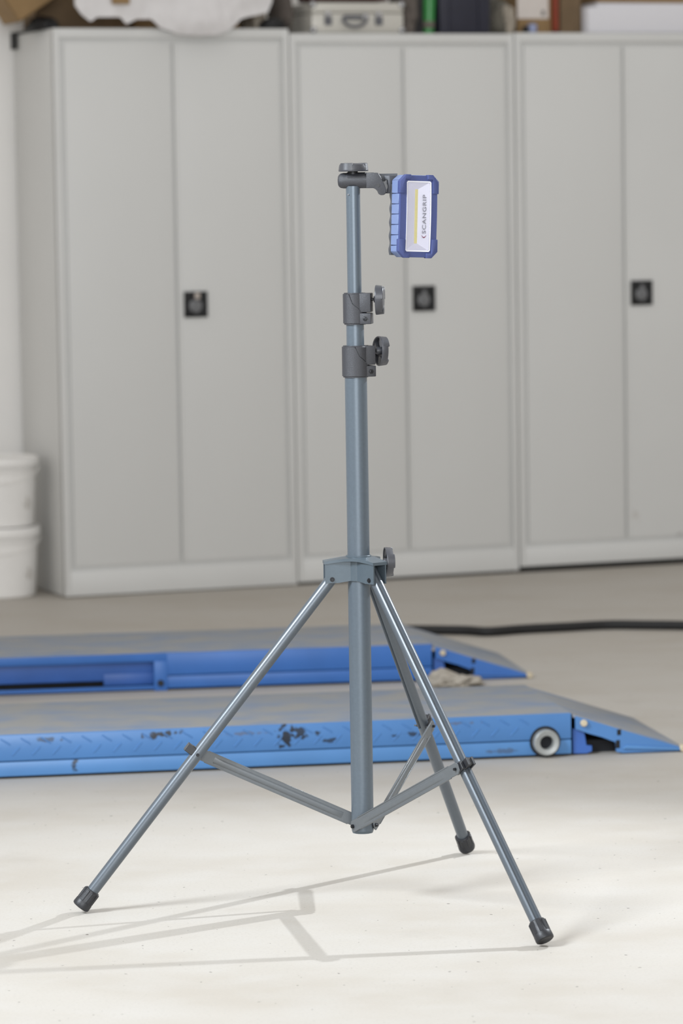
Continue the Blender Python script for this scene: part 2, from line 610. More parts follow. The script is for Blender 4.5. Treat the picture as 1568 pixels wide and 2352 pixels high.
# knobs: three-winged cup, axis along +Z, hollow side at z = 0
def knob_mesh(Rk=0.0300, h=0.0160):
    b = NB()
    sh = lambda th: 0.955 + 0.045 * math.cos(3 * th)
    lathe(b, [(0.0, h * 0.45), (Rk * 0.86, h * 0.45), (Rk * 0.90, 0.0006), (Rk * 0.93, 0.0), (Rk * 0.985, 0.0), (Rk, 0.0008),
              (Rk * 0.965, h * 0.55), (Rk * 0.93, h * 0.80), (Rk * 0.88, h * 0.86), (Rk * 0.60, h * 0.97), (0, h)], None, 72, sh)
    # raised wings between the lobes
    for k in range(3):
        a = k * 2 * PI / 3
        t = NB()
        pts = []
        for i in range(9):
            th = a - 0.52 + 1.04 * i / 8
            pts.append((Rk * 1.008 * sh(th), th))
        ins = [(Rk * 0.45 * 1, a + 0.4), (Rk * 0.36, a), (Rk * 0.45, a - 0.4)]
        ring = [(r_ * math.cos(th), r_ * math.sin(th)) for r_, th in pts + ins]
        prism(t, ring, h * 0.12, h * 0.99, lambda u, v, w_: (u * (1 - 0.06 * w_ / h), v * (1 - 0.06 * w_ / h), w_), 0.0006, 1)
        join(b, t)
    # boss and brass insert
    lathe(b, [(0, -0.004), (0.0055, -0.004), (0.0075, -0.001), (0.0075, h * 0.5)], None, 24)
    return finish(b, 'knob')


KNOB = knob_mesh()


def add_knob(parent, pos, axis, spin=0.0, name='knob'):
    q = Vector(axis).to_track_quat('Z', 'Y')
    o = obj(name, KNOB, 'knob_plastic', parent)
    o.rotation_mode = 'QUATERNION'
    o.rotation_quaternion = q @ Matrix.Rotation(spin, 3, 'Z').to_quaternion()
    o.location = pos
    return o


def height_clamp(zb, zt, r, ear, face, kpos, kaxis, spin):
    """split collar; `face` is the azimuth of its ear"""
    b = NB()
    t = bmesh.new()
    na = 150
    H = zt - zb
    rows = [[] for _ in range(12)]
    for ia in range(na):
        th = 2 * PI * ia / na              # relative to the ear
        u = ((-th + PI) % (2 * PI)) - PI   # positive on the camera side
        # seam: high on the left, then a diagonal down to the slot between the ears
        if u < 0.1 or u > 1.92:
            edge = 0.93
        elif u > 1.64:
            edge = 0.66 + (u - 1.64) * 0.964
        else:
            edge = 0.375 + (u - 0.73) * 0.313
        gr = 0.0014 if 0.1 <= u <= 1.95 else 0.0
        fs = [(0.0, r - 0.002), (0.03, r - 0.002), (0.045, r), (edge * 0.5, r), (edge - 0.008, r), (edge - 0.004, r - gr * 0.5),
              (edge, r - gr * 1.6), (edge + 0.022, r - gr * 1.6), (edge + 0.026, r - gr * 0.75), (max(edge + 0.03, 0.955), r - gr * 0.75),
              (0.975, r - 0.0022), (1.0, r - 0.0022)]
        for q, (f, rad) in enumerate(fs):
            rows[q].append(t.verts.new((rad * math.cos(th + face), rad * math.sin(th + face), zb + H * f)))
    for Aq, Bq in zip(rows, rows[1:]):
        for k in range(na):
            j = (k + 1) % na
            t.faces.new((Aq[k], Aq[j], Bq[j], Bq[k]))
    ri = r * 0.80
    top = [t.verts.new((ri * math.cos(2 * PI * k / na + face), ri * math.sin(2 * PI * k / na + face), zt)) for k in range(na)]
    bot = [t.verts.new((ri * math.cos(2 * PI * k / na + face), ri * math.sin(2 * PI * k / na + face), zb)) for k in range(na)]
    for k in range(na):
        j = (k + 1) % na
        t.faces.new((rows[-1][k], rows[-1][j], top[j], top[k]))
        t.faces.new((rows[0][j], rows[0][k], bot[k], bot[j]))
    t.faces.new(top)
    t.faces.new(bot[::-1])
    join(b, t)
    c = obj('height_clamp', b, 'clamp_plastic', stand, ang=30)
    rm = Matrix.Rotation(face, 4, 'Z')
    hw = r * 0.80
    b = NB()
    zs = zb + H * 0.375
    box(b, (r * 0.45, -hw, zs + 0.0008), (ear, hw, zt - 0.0008), 0.0016, 2, rm)
    obj('upper_ear', b, 'clamp_plastic', c)
    b = NB()
    box(b, (r * 0.45, -hw - 0.0008, zb + 0.001), (ear + 0.0004, hw + 0.0008, zs - 0.0008), 0.0016, 2, rm)
    obj('lower_ear', b, 'clamp_plastic', c)
    # hex nut in the lower ear, on the camera side
    nx = 0.6 * r + (ear - 0.6 * r) * 0.45
    b = NB()
    lathe(b, [(0.0052, 0.0), (0.0052, 0.0005), (0.0042, 0.0005), (0.0042, -0.001), (0, -0.001)],
          rm @ Matrix.Translation((nx, -hw - 0.0006, zb + H * 0.18)) @ Matrix.Rotation(PI / 2, 4, 'X'), 6)
    obj('nut_recess', b, 'black_plastic', c, smooth=False)
    b = NB()
    lathe(b, [(0.0036, -0.001), (0.0036, 0.0008), (0.0028, 0.0014), (0.0018, 0.0014), (0.0015, 0.0004), (0, 0.0004)],
          rm @ Matrix.Translation((nx, -hw - 0.0006, zb + H * 0.18)) @ Matrix.Rotation(PI / 2, 4, 'X'), 24)
    obj('nut', b, 'dark_steel', c)
    b = NB()
    ax = Vector(kaxis).normalized()
    kp = Vector(kpos)
    cyl(b, kp - ax * 0.020, kp + ax * 0.006, 0.0028, n=16)
    obj('clamp_screw', b, 'dark_steel', c)
    add_knob(c, kpos, kaxis, spin, 'clamp_knob')
    return c


height_clamp(1.1235, 1.1844, 0.0228, 0.0330, R(-8), (0.0405, -0.006, 1.1715), (1, -0.10, 0.0), 0.5)
height_clamp(1.0224, 1.0834, 0.0262, 0.0335, R(20), (0.0425, 0.0155, 1.0720), (1, 0.36, 0.0), 0.2)

# hub: three channel arms joined by curved side plates
HZB, HZT = 0.6275, 0.6745
RA, WA, RB = 0.067, 0.0155, 0.0250


def arm_pt(k, r, t_):
    a = AZ[k]
    return Vector((r * math.cos(a) - t_ * math.sin(a), r * math.sin(a) + t_ * math.cos(a), 0))


order = [(1, 0), (0, 2), (2, 1)]     # counter-clockwise neighbours: left, front right, rear
b = NB()
for (ka, kb) in order:
    path = [arm_pt(ka, RA, WA), arm_pt(ka, 0.055, WA), arm_pt(ka, 0.042, WA * 1.05)]
    a0 = AZ[ka] + R(44)
    a1 = AZ[kb] - R(44)
    while a1 < a0:
        a1 += 2 * PI
    for i in range(9):
        a = a0 + (a1 - a0) * i / 8
        path.append(Vector((RB * math.cos(a), RB * math.sin(a), 0)))
    path += [arm_pt(kb, 0.042, -WA * 1.05), arm_pt(kb, 0.055, -WA), arm_pt(kb, RA, -WA)]
    t = bmesh.new()
    n = len(path)
    th_ = 0.0028
    sec = []
    for i, p in enumerate(path):
        d = (path[min(i + 1, n - 1)] - path[max(i - 1, 0)]).normalized()
        nr = Vector((d.y, -d.x, 0))       # outward side
        rr = p.length
        zt = HZT - 0.0065 * max(0, (rr - 0.026)) / 0.04
        zbm = HZB + (0.0035 if 2 < i < n - 3 else 0.0)
        q0, q1 = p, p - nr * th_
        sec.append([t.verts.new((q.x, q.y, z)) for q, z in ((q0, zbm), (q0, zt), (q1, zt), (q1, zbm))])
    for Aq, Bq in zip(sec, sec[1:]):
        for k in range(4):
            j = (k + 1) % 4
            t.faces.new((Aq[k], Aq[j], Bq[j], Bq[k]))
    t.faces.new(sec[0])
    t.faces.new(sec[-1][::-1])
    join(b, t)
# top plate, overhanging a little, dipping towards the arm ends
t = bmesh.new()
outl = []
for idx, k in enumerate([1, 0, 2]):
    e = 0.0012
    outl += [arm_pt(k, 0.054, -WA - e - 0.001), arm_pt(k, RA + e, -WA - e), arm_pt(k, RA + e, WA + e), arm_pt(k, 0.054, WA + e + 0.001)]
    nk = [1, 0, 2][(idx + 1) % 3]
    a0, a1 = AZ[k] + R(36), AZ[nk] - R(36)
    while a1 < a0:
        a1 += 2 * PI
    for i in range(7):
        a = a0 + (a1 - a0) * i / 6
        ro = 0.0345 + 0.0045 * abs(2 * i / 6 - 1) ** 2
        outl.append(Vector((ro * math.cos(a), ro * math.sin(a), 0)))
ring_n = len(outl)
zof = lambda p, q: q - 0.0065 * max(0, p.length - 0.026) / 0.04
lo = [t.verts.new((p.x, p.y, zof(p, HZT - 0.0035))) for p in outl]
hi = [t.verts.new((p.x, p.y, zof(p, HZT + 0.0022))) for p in outl]
inr = []
for p in outl:
    a = math.atan2(p.y, p.x)
    inr.append((t.verts.new((0.0225 * math.cos(a), 0.0225 * math.sin(a), HZT - 0.0015)),
                t.verts.new((0.0225 * math.cos(a), 0.0225 * math.sin(a), HZT + 0.0026))))
for i in range(ring_n):
    j = (i + 1) % ring_n
    t.faces.new((lo[i], hi[i], hi[j], lo[j]))
    t.faces.new((hi[i], inr[i][1], inr[j][1], hi[j]))
    t.faces.new((lo[j], inr[j][0], inr[i][0], lo[i]))
    t.faces.new((inr[i][0], inr[i][1], inr[j][1], inr[j][0]))
join(b, t)
lathe(b, [(0.0222, HZT - 0.03), (0.0246, HZT - 0.03), (0.0246, HZT + 0.004), (0.0240, HZT + 0.0046), (0.0216, HZT + 0.0046), (0.0216, HZT - 0.03)], None, 48)
hub = obj('leg_hub', b, 'hub_paint', stand, ang=28)
# hub lock knob on the right, between the front and rear arms
ka = R(8)
kax = Vector((math.cos(ka), math.sin(ka), 0))
b = NB()
cyl(b, kax * 0.022 + Vector((0, 0, 0.664)), kax * 0.060 + Vector((0, 0, 0.664)), 0.0032, n=16)
cyl(b, kax * 0.022 + Vector((0, 0, 0.664)), kax * 0.036 + Vector((0, 0, 0.664)), 0.009, n=24)
obj('lock_screw', b, 'dark_steel', hub)
add_knob(hub, kax * 0.0515 + Vector((0, 0, 0.664)), kax, 0.9, 'lock_knob')
for (k, s_) in [(1, 1), (0, -1), (0, 1), (2, -1), (2, 1), (1, -1)]:
    b = NB()
    p = arm_pt(k, 0.0535, s_ * WA) + Vector((0, 0, 0.6345))
    nrm = (arm_pt(k, 0.0535, s_ * (WA + 0.01)) - arm_pt(k, 0.0535, s_ * WA)).normalized()
    cyl(b, p - nrm * 0.001, p + nrm * 0.0012, 0.0046, n=20)
    cyl(b, p, p + nrm * 0.0034, 0.0034, 0.0026, n=20)
    obj('pivot_bolt', b, 'dark_steel', hub)

# legs, in the frame (radial, tangential, up); copied round the pole
F0 = Vector((0.5511, 0, 0.0112))      # axis at the foot's underside
J0 = Vector((0.3191, 0, 0.3016))      # brace joint
ax = (J0 - F0).normalized()
TOP = F0 + ax * ((0.658 - F0.z) / ax.z)
nout = Vector((ax.z, 0, -ax.x))       # outward and upward normal
tv = Vector((0, 1, 0))
RL = 0.0117
# outline with a groove on the outer side (theta = 0); above the joint a second one on the inner side
def leg_outline(inner):
    pts = []
    for sgn, g_w, g_d in ((-0.36, 0.36, 0.0042), (PI - 0.36, 0.36, 0.0050 if inner else 0.0)):
        if g_d:
            pts.append((sgn - g_w * 0.8, RL - g_d))
            pts.append((sgn + g_w * 0.8, RL - g_d))
        else:
            pts += [(sgn - g_w * 0.6, RL), (sgn, RL), (sgn + g_w * 0.6, RL)]
        pts.append((sgn + g_w, RL * 0.992))
        for i in range(1, 16):
            pts.append((sgn + g_w + 0.06 + (PI - 0.36 * 2 - 0.12) * (i - 1) / 14, RL))
        pts.append((sgn + PI - 0.36, RL * 0.992))
    return pts


b = NB()
for inner, pa, pb in ((False, F0 + ax * 0.012, J0), (True, J0, TOP)):
    t = bmesh.new()
    ra, rb_ = [], []
    for th, r_ in leg_outline(inner):
        o2 = nout * (r_ * math.cos(th)) + tv * (r_ * math.sin(th))
        ra.append(t.verts.new(pa + o2))
        rb_.append(t.verts.new(pb + o2))
    n = len(ra)
    for i in range(n):
        j = (i + 1) % n
        t.faces.new((ra[i], rb_[i], rb_[j], ra[j]))
    t.faces.new(ra)
    t.faces.new(rb_[::-1])
    join(b, t)
LEG = finish(b, 'leg', True, 30)
# rubber foot
b = NB()
mmf, _ = basis(F0, J0)
lathe(b, [(0, 0.0025), (0.009, 0.0008), (0.0145, 0.0), (0.0170, 0.0016), (0.0176, 0.0045), (0.0172, 0.014), (0.0164, 0.0155),
          (0.0158, 0.030), (0.0152, 0.0395), (0.0143, 0.0408), (0.0112, 0.0408)], mmf, 44)
for k in range(8):
    a = k * PI / 4 + 0.2
    c_, s_ = math.cos(a), math.sin(a)
    rm = mmf @ Matrix.Rotation(a, 4, 'Z')
    box(b, (0.0140, -0.0036, 0.0150), (0.0169, 0.0036, 0.0385), 0.0008, 1, rm)
FOOT = finish(b, 'rubber_foot', True, 30)
# clip on the leg at the brace joint
b = NB()
jx = Matrix((nout, tv, ax)).transposed().to_4x4()
jx.translation = J0
box(b, (0.006, -0.0085, -0.0085), (0.0265, -0.0040, 0.0085), 0.0010, 1, jx)
box(b, (0.006, 0.0040, -0.0085), (0.0265, 0.0085, 0.0085), 0.0010, 1, jx)
box(b, (0.0085, -0.0062, -0.006), (0.0240, 0.0062, 0.0085), 0.0008, 1, jx)
CLIP_OUT = finish(b, 'brace_clip', True, 30)
b = NB()
box(b, (-0.0100, -0.0165, -0.0085), (0.0150, -0.0095, 0.0085), 0.0010, 1, jx)
CLIP_IN = finish(b, 'clip_bracket', True, 30)
b = NB()
pj = J0
cyl(b, pj + tv * 0.0105, pj + tv * 0.0145, 0.0034, 0.0028, n=18)
cyl(b, pj - tv * 0.014, pj - tv * 0.0250, 0.0032, 0.0026, n=18)
cyl(b, pj - tv * 0.020, pj + tv * 0.0195, 0.0016, n=12)
RIVET = finish(b, 'rivet', True, 30)
# brace: ribbed flat bar beside the pole and the leg
B0 = Vector((0.004, -0.0245, 0.153))
B1 = J0 + Vector((-0.001, -0.0190, 0.0))
bd = (B1 - B0).normalized()
bn = tv - bd * tv.dot(bd)
bn.normalize()
bu = bd.cross(bn)
if bu.z < 0:
    bu = -bu
bxm = Matrix((bd, bn, bu)).transposed().to_4x4()
bxm.translation = B0
LB = (B1 - B0).length
b = NB()
hh = 0.0112
outl2 = [(-0.006, -hh * 0.55), (-0.002, -hh), (LB + 0.004, -hh), (LB + 0.010, -hh * 0.5), (LB + 0.010, hh * 0.5), (LB + 0.004, hh),
         (-0.002, hh), (-0.006, hh * 0.55)]
prism(b, outl2, -0.0014, 0.0014, lambda u, v, w_: bxm @ Vector((u, w_, v)), 0.0004, 1)
# raised bead along the middle and folded rims
for sgn in (-1, 1):
    t = NB()
    nb = 28
    rows = []
    for i in range(nb + 1):
        f = i / nb
        x = 0.036 + (LB - 0.072) * f
        kx = min(1, f * nb / 1.6, (1 - f) * nb / 1.6)
        row = []
        for q in range(9):
            a = -1 + 2 * q / 8
            y = 0.0014 + 0.0021 * kx * math.sqrt(max(0, 1 - abs(a) ** 2.4))
            row.append(t.verts.new(bxm @ Vector((x, sgn * y, a * 0.0062))))
        rows.append(row)
    for Aq, Bq in zip(rows, rows[1:]):
        for q in range(8):
            t.faces.new((Aq[q], Aq[q + 1], Bq[q + 1], Bq[q]))
    join(b, t)
for sgn in (-1, 1):
    prism(b, [(0.02, sgn * hh - 0.0012), (LB - 0.02, sgn * hh - 0.0012), (LB - 0.02, sgn * hh + 0.0012), (0.02, sgn * hh + 0.0012)],
          -0.0022, 0.0014, lambda u, v, w_: bxm @ Vector((u, w_, v)), 0.0005, 1)
BRACE = finish(b, 'brace', True, 40)
b = NB()
cyl(b, B0 - tv * 0.0052, B0 + tv * 0.008, 0.0038, n=18)
cyl(b, B0 - tv * 0.0064, B0 - tv * 0.004, 0.0024, n=12)
lathe(b, [(0, 0), (0.0072, 0), (0.0072, 0.004), (0, 0.004)],
      Matrix.Translation(B0 + tv * 0.0014) @ Matrix.Rotation(-PI / 2, 4, 'X'), 20)
BOLT = finish(b, 'brace_bolt', True, 30)
for k in range(3):
    rz = (0, 0, AZ[k])
    lg = obj('leg', LEG, 'leg_paint', stand, rot=rz)
    obj('rubber_foot', FOOT, 'foot_rubber', lg)
    obj('brace_clip', CLIP_OUT, 'clip_plastic', lg)
    obj('clip_bracket', CLIP_IN, 'clip_plastic', lg)
    obj('rivet', RIVET, 'dark_steel', lg)
    br = obj('brace', BRACE, 'brace_paint', stand, rot=rz)
    obj('brace_bolt', BOLT, 'dark_steel', br)

# swivel arm on top of the pole: side outline in the picture plane, rounded across
AR = Matrix.Rotation(R(-3), 4, 'Z')


def armfn(u, v, w_):
    return AR @ Vector((u, w_, v))


b = NB()
sec = []
t = bmesh.new()
stations = [(-0.0290, 0.0035, 0.0), (-0.0283, 0.0085, 0.0), (-0.0262, 0.0118, 0.0), (-0.0230, 0.0138, 0.0), (-0.018, 0.0147, 0.0),
            (0.0, 0.0149, 0), (0.036, 0.0149, 0.0), (0.0405, 0.0149, 0.0)]
zc = 1.3985
for x, r_, dz in stations:
    sec.append([t.verts.new(armfn(x, zc + dz + r_ * math.sin(2 * PI * k / 40), r_ * 0.98 * math.cos(2 * PI * k / 40))) for k in range(40)])
for Aq, Bq in zip(sec, sec[1:]):
    for k in range(40):
        j = (k + 1) % 40
        t.faces.new((Aq[k], Aq[j], Bq[j], Bq[k]))
t.faces.new(sec[0])
t.faces.new(sec[-1][::-1])
join(b, t)
arm = obj('swivel_arm', b, 'clamp_plastic', stand, ang=40)
# fork end with the slanted cut and the drop lobe, built of two cheeks
for y0, y1 in ((-0.0148, -0.0062), (0.0062, 0.0148)):
    b = NB()
    fk = [(0.026, zc + 0.0147), (0.0470, zc + 0.0143), (0.0488, zc + 0.0135), (0.0560, zc + 0.0020), (0.0618, zc - 0.0130), (0.0640, zc - 0.0205),
          (0.0622, zc - 0.0255), (0.0585, zc - 0.0283), (0.0535, zc - 0.0286), (0.0492, zc - 0.0262), (0.0468, zc - 0.0205), (0.0430, zc - 0.0165), (0.039, zc - 0.0149), (0.026, zc - 0.0149)]
    prism(b, fk, y0, y1, armfn, 0.0018, 2)
    obj('fork_cheek', b, 'clamp_plastic', arm, ang=40)
# raised shell on the camera side of the arm
b = NB()
t = bmesh.new()
rows = []
for i in range(31):
    x = -0.012 + 0.037 * i / 30
    zlim = 0.0045 if x < 0.027 else 0.0045 - (x - 0.027) * 0.9
    row = []
    for q in range(15):
        ph = R(100) - (R(100) - math.asin(max(-1, min(1, zlim / 0.0149)))) * q / 14
        rr = 0.0157 if 0 < q < 14 and 0 < i < 30 else 0.0146
        row.append(t.verts.new(armfn(x, zc + rr * math.sin(ph), -rr * math.cos(ph))))
    rows.append(row)
for Aq, Bq in zip(rows, rows[1:]):
    for q in range(14):
        t.faces.new((Aq[q], Aq[q + 1], Bq[q + 1], Bq[q]))
join(b, t)
obj('arm_cover', b, 'clamp_plastic', arm, ang=40)
b = NB()
lathe(b, [(0, 0.0006), (0.0034, 0.0006), (0.0034, -0.003), (0, -0.003)],
      AR @ Matrix.Translation((0.0490, -0.0149, zc - 0.0098)) @ Matrix.Rotation(PI / 2, 4, 'X'), 6)
obj('hex_socket', b, 'black_plastic', arm, smooth=False)
b = NB()
lathe(b, [(0, 1.408), (0.0098, 1.408), (0.0098, 1.4165), (0, 1.4165)], None, 28)
obj('knob_stem', b, 'black_plastic', arm)
o = add_knob(arm, (0.0, 0, 1.4160), (0, 0, 1), R(60), 'top_knob')
# hinge barrel and bracket that carries the lamp
b = NB()
cyl(b, AR @ Vector((0.0560, -0.0060, zc - 0.0125)), AR @ Vector((0.0560, 0.0060, zc - 0.0125)), 0.0105, n=32)
prism(b, [(0.0555, zc - 0.004), (0.0555, zc - 0.0215), (0.066, zc - 0.024), (0.066, zc + 0.002)], -0.0045, 0.0058, armfn, 0.001, 1)
hinge = obj('hinge', b, 'clip_plastic', stand, ang=40)
b = NB()
prism(b, [(0.0600, -0.0030), (0.0700, -0.0075), (0.0860, -0.0001), (0.0860, 0.016), (0.0640, 0.014)], zc - 0.0255, zc + 0.0085,
      lambda u, v, w_: (u, v, w_), 0.0012, 2)
prism(b, [(0.0480, 0.0152), (0.0480, 0.0168), (0.0860, 0.0168), (0.0860, 0.0150)], zc - 0.0200, zc + 0.0125, lambda u, v, w_: (u, v, w_), 0.0006, 1)
obj('lamp_bracket', b, 'lamp_grip', hinge, ang=40)

# ------------------------------------------------------------------ work lamp on the arm
LW, LH, LD = 0.0390, 0.0775, 0.034
LROT = (0, R(2.3), R(25))
from mathutils import Euler
rotm = Euler(LROT, 'XYZ').to_matrix()
centre = Vector((0.1548, PY - 0.028, 1.3285))
lamp = empty('work_lamp', centre - rotm @ Vector((0, 0, LH + 0.0015)), LROT,
             'blue rectangular LED work lamp hanging from the tripod arm', 'lamp')
ZC = LH + 0.0015
fy = lambda u, v, w_: (u, w_, v + ZC)


def oct_(W_, H_, c_):
    return [(-W_ + c_, -H_), (W_ - c_, -H_), (W_, -H_ + c_), (W_, H_ - c_), (W_ - c_, H_), (-W_ + c_, H_), (-W_, H_ - c_), (-W_, -H_ + c_)]


b = NB()
prism(b, oct_(LW - 0.001, LH - 0.001, 0.012), 0.016, LD, fy, 0.001, 1)
body = obj('housing', b, 'lamp_blue', lamp)
# front frame with the window opening
b = NB()
t = bmesh.new()
WX, WZ = 0.0260, 0.0672
oo = oct_(LW, LH, 0.012)
oi = oct_(WX, WZ, 0.0025)
bow = lambda z: -0.0022 * (1 - (z / LH) ** 2)
ring = []
# subdivide the long sides so that the front can bow
def sub_side(pts):
    out = []
    for i in range(8):
        p, q = pts[i], pts[(i + 1) % 8]
        k = 10 if i in (2, 6) else 1
        for j in range(k):
            out.append((p[0] + (q[0] - p[0]) * j / k, p[1] + (q[1] - p[1]) * j / k))
    return out
so, si = sub_side(oo), sub_side(oi)
V = [[t.verts.new((x, bow(z), z + ZC)) for x, z in so], [t.verts.new((x, bow(z), z + ZC)) for x, z in si],
     [t.verts.new((x, 0.018, z + ZC)) for x, z in si], [t.verts.new((x, 0.018, z + ZC)) for x, z in so]]
n = len(so)
for Aq, Bq in zip(V, V[1:] + V[:1]):
    for i in range(n):
        j = (i + 1) % n
        t.faces.new((Aq[i], Aq[j], Bq[j], Bq[i]))
join(b, t)
obj('front_frame', b, 'lamp_blue', lamp, ang=25)
# corner bumpers
for sx in (-1, 1):
    for sz in (-1, 1):
        b = NB()
        W2, H2 = LW + 0.0022, LH + 0.0018
        L = [(W2 - 0.0235, H2), (W2 - 0.0125, H2), (W2, H2 - 0.0125), (W2, H2 - 0.036), (0.0287, H2 - 0.036), (0.0287, 0.0700), (W2 - 0.0235, 0.0700)]
        prism(b, [(sx * u, sz * v) for u, v in L], -0.0038, 0.0075, fy, 0.0009, 2)
        obj('corner_bumper', b, 'lamp_blue', lamp, ang=40)
# ribbed side panels
seams = [-LH + 0.009, -0.0560, -0.0362, -0.0165, 0.0033, 0.0228, 0.0427, LH - 0.009]
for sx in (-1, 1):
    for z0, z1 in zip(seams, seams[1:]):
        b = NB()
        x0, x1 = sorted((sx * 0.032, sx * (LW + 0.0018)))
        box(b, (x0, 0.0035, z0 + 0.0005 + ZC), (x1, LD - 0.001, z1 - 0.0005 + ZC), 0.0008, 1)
        obj('side_panel', b, 'lamp_blue_lit', lamp)
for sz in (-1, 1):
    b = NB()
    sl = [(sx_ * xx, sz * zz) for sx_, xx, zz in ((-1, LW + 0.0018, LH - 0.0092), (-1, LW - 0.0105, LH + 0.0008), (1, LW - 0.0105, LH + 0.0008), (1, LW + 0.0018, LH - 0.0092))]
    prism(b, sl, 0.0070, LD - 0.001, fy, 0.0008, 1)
    obj('end_panel', b, 'lamp_blue_lit', lamp)
# scalloped grip on the back
b = NB()
sc = []
for i in range(61):
    z = -LH + 0.003 + (2 * LH - 0.02) * i / 60
    sc.append((-(LW + 0.0004 + 0.0022 * (0.5 + 0.5 * math.cos(2 * PI * (z + 0.012) / 0.0262)) * (1 if z < 0.05 else 0.2)), z))
sc = sc + [(-x, z) for x, z in sc[::-1]]
prism(b, sc, LD - 0.001, LD + 0.0068, fy)
obj('back_grip', b, 'lamp_grip', lamp)
# reflector tray
b = NB()
t = bmesh.new()
ex, ez, SX, SZ, dep = WX - 0.0016, WZ - 0.0020, 0.0029, 0.0515, 0.0092
nz = 14
edge_y = lambda z: 0.0022 + bow(z) * 1.3
colL, colR, inL, inR = [], [], [], []
for i in range(nz + 1):
    f = -1 + 2 * i / nz
    zo, zi = f * ez, f * SZ
    colL.append(t.verts.new((-ex, edge_y(zo), zo + ZC)))
    colR.append(t.verts.new((ex, edge_y(zo), zo + ZC)))
    inL.append(t.verts.new((-SX, dep, zi + ZC)))
    inR.append(t.verts.new((SX, dep, zi + ZC)))
for i in range(nz):
    t.faces.new((colL[i], inL[i], inL[i + 1], colL[i + 1]))
    t.faces.new((colR[i + 1], inR[i + 1], inR[i], colR[i]))
t.faces.new((colL[0], colR[0], inR[0], inL[0]))
t.faces.new((colR[-1], colL[-1], inL[-1], inR[-1]))
join(b, t)
obj('reflector', b, 'reflector', lamp, ang=10)
b = NB()
box(b, (-SX, dep - 0.0008, -SZ + ZC), (SX, dep + 0.002, SZ + ZC), 0.0003, 1)
obj('led_strip', b, 'led', lamp)
# rim of the window and the clear lens
b = NB()
t = bmesh.new()
so, si = sub_side(oct_(WX - 0.0001, WZ - 0.0001, 0.0025)), sub_side(oct_(WX - 0.0019, WZ - 0.0026, 0.0020))
V = [[t.verts.new((x, edge_y(z) - 0.0026, z + ZC)) for x, z in so], [t.verts.new((x, edge_y(z) - 0.0020, z + ZC)) for x, z in si],
     [t.verts.new((x, edge_y(z) + 0.0012, z + ZC)) for x, z in si], [t.verts.new((x, edge_y(z) + 0.0012, z + ZC)) for x, z in so]]
n = len(so)
for Aq, Bq in zip(V, V[1:] + V[:1]):
    for i in range(n):
        j = (i + 1) % n
        t.faces.new((Aq[i], Aq[j], Bq[j], Bq[i]))
join(b, t)
obj('window_rim', b, 'lens_rim', lamp, ang=30)
b = NB()
t = bmesh.new()
ly = lambda z: edge_y(z) - 0.0022
rows = [[[t.verts.new((sx * (WX - 0.0022), ly(-WZ + 0.0028 + (2 * WZ - 0.0056) * i / 16) + dy, -WZ + 0.0028 + (2 * WZ - 0.0056) * i / 16 + ZC)) for sx in (-1, 1)]
         for i in range(17)] for dy in (0, 0.0008)]
for rws in rows:
    for Aq, Bq in zip(rws, rws[1:]):
        t.faces.new((Aq[0], Aq[1], Bq[1], Bq[0]))
for sx in (0, 1):
    for i in range(16):
        t.faces.new((rows[0][i][sx], rows[0][i + 1][sx], rows[1][i + 1][sx], rows[1][i][sx]))
for i in (0, 16):
    t.faces.new((rows[0][i][0], rows[0][i][1], rows[1][i][1], rows[1][i][0]))
join(b, t)
lens = obj('lens', b, 'lens', lamp)


def text_mesh(s, length, height, name):
    cu = bpy.data.curves.new('txt', 'FONT')
    cu.body = s
    cu.size = 1
    cu.offset = 0.008
    cu.space_character = 1.12
    cu.extrude = 0.01
    tmp = bpy.data.objects.new('txt', cu)
    COL.objects.link(tmp)
    bpy.context.view_layer.update()
    me = bpy.data.meshes.new_from_object(tmp.evaluated_get(bpy.context.evaluated_depsgraph_get()))
    bpy.data.objects.remove(tmp)
    xs = [v.co.x for v in me.vertices]
    ys = [v.co.y for v in me.vertices]
    x0, x1, y0, y1 = min(xs), max(xs), min(ys), max(ys)
    for v in me.vertices:
        a = (v.co.x - x0) / (x1 - x0) * length
        c_ = ((v.co.y - y0) / (y1 - y0) - 0.5) * height
        v.co = (-c_, v.co.z * 0.01, a)
    me.name = name
    return me


tx = 0.0118
me = text_mesh('SCANGRIP', 0.0740, 0.0078, 'brand_lettering')
for v in me.vertices:
    z = v.co.z - 0.0325
    v.co = (v.co.x + tx, v.co.y * 1.0 + ly(z) - 0.00025, z + ZC)
tag(obj('brand_lettering', me, 'print_grey', lamp, smooth=False), 'grey lettering on the lens')
b = NB()
t = bmesh.new()
lo_, hi_ = [], []
for i in range(17):
    f = -1 + 2 * i / 16
    x = tx + 0.0049 * f
    z = -0.0407 + 0.0046 * f * f
    wd = 0.0017 * (1 - 0.45 * f * f)
    for lst, zz in ((lo_, z), (hi_, z + wd)):
        lst.append((t.verts.new((x, ly(z) - 0.0004, zz + ZC)), t.verts.new((x, ly(z) - 0.0001, zz + ZC))))
for i in range(16):
    for s_ in (0, 1):
        t.faces.new((lo_[i][s_], lo_[i + 1][s_], hi_[i + 1][s_], hi_[i][s_]))
    t.faces.new((lo_[i][0], lo_[i + 1][0], lo_[i + 1][1], lo_[i][1]))
    t.faces.new((hi_[i][0], hi_[i + 1][0], hi_[i + 1][1], hi_[i][1]))
join(b, t)
tag(obj('brand_mark', b, 'print_red', lamp, smooth=False), 'dark red arc below the lettering')

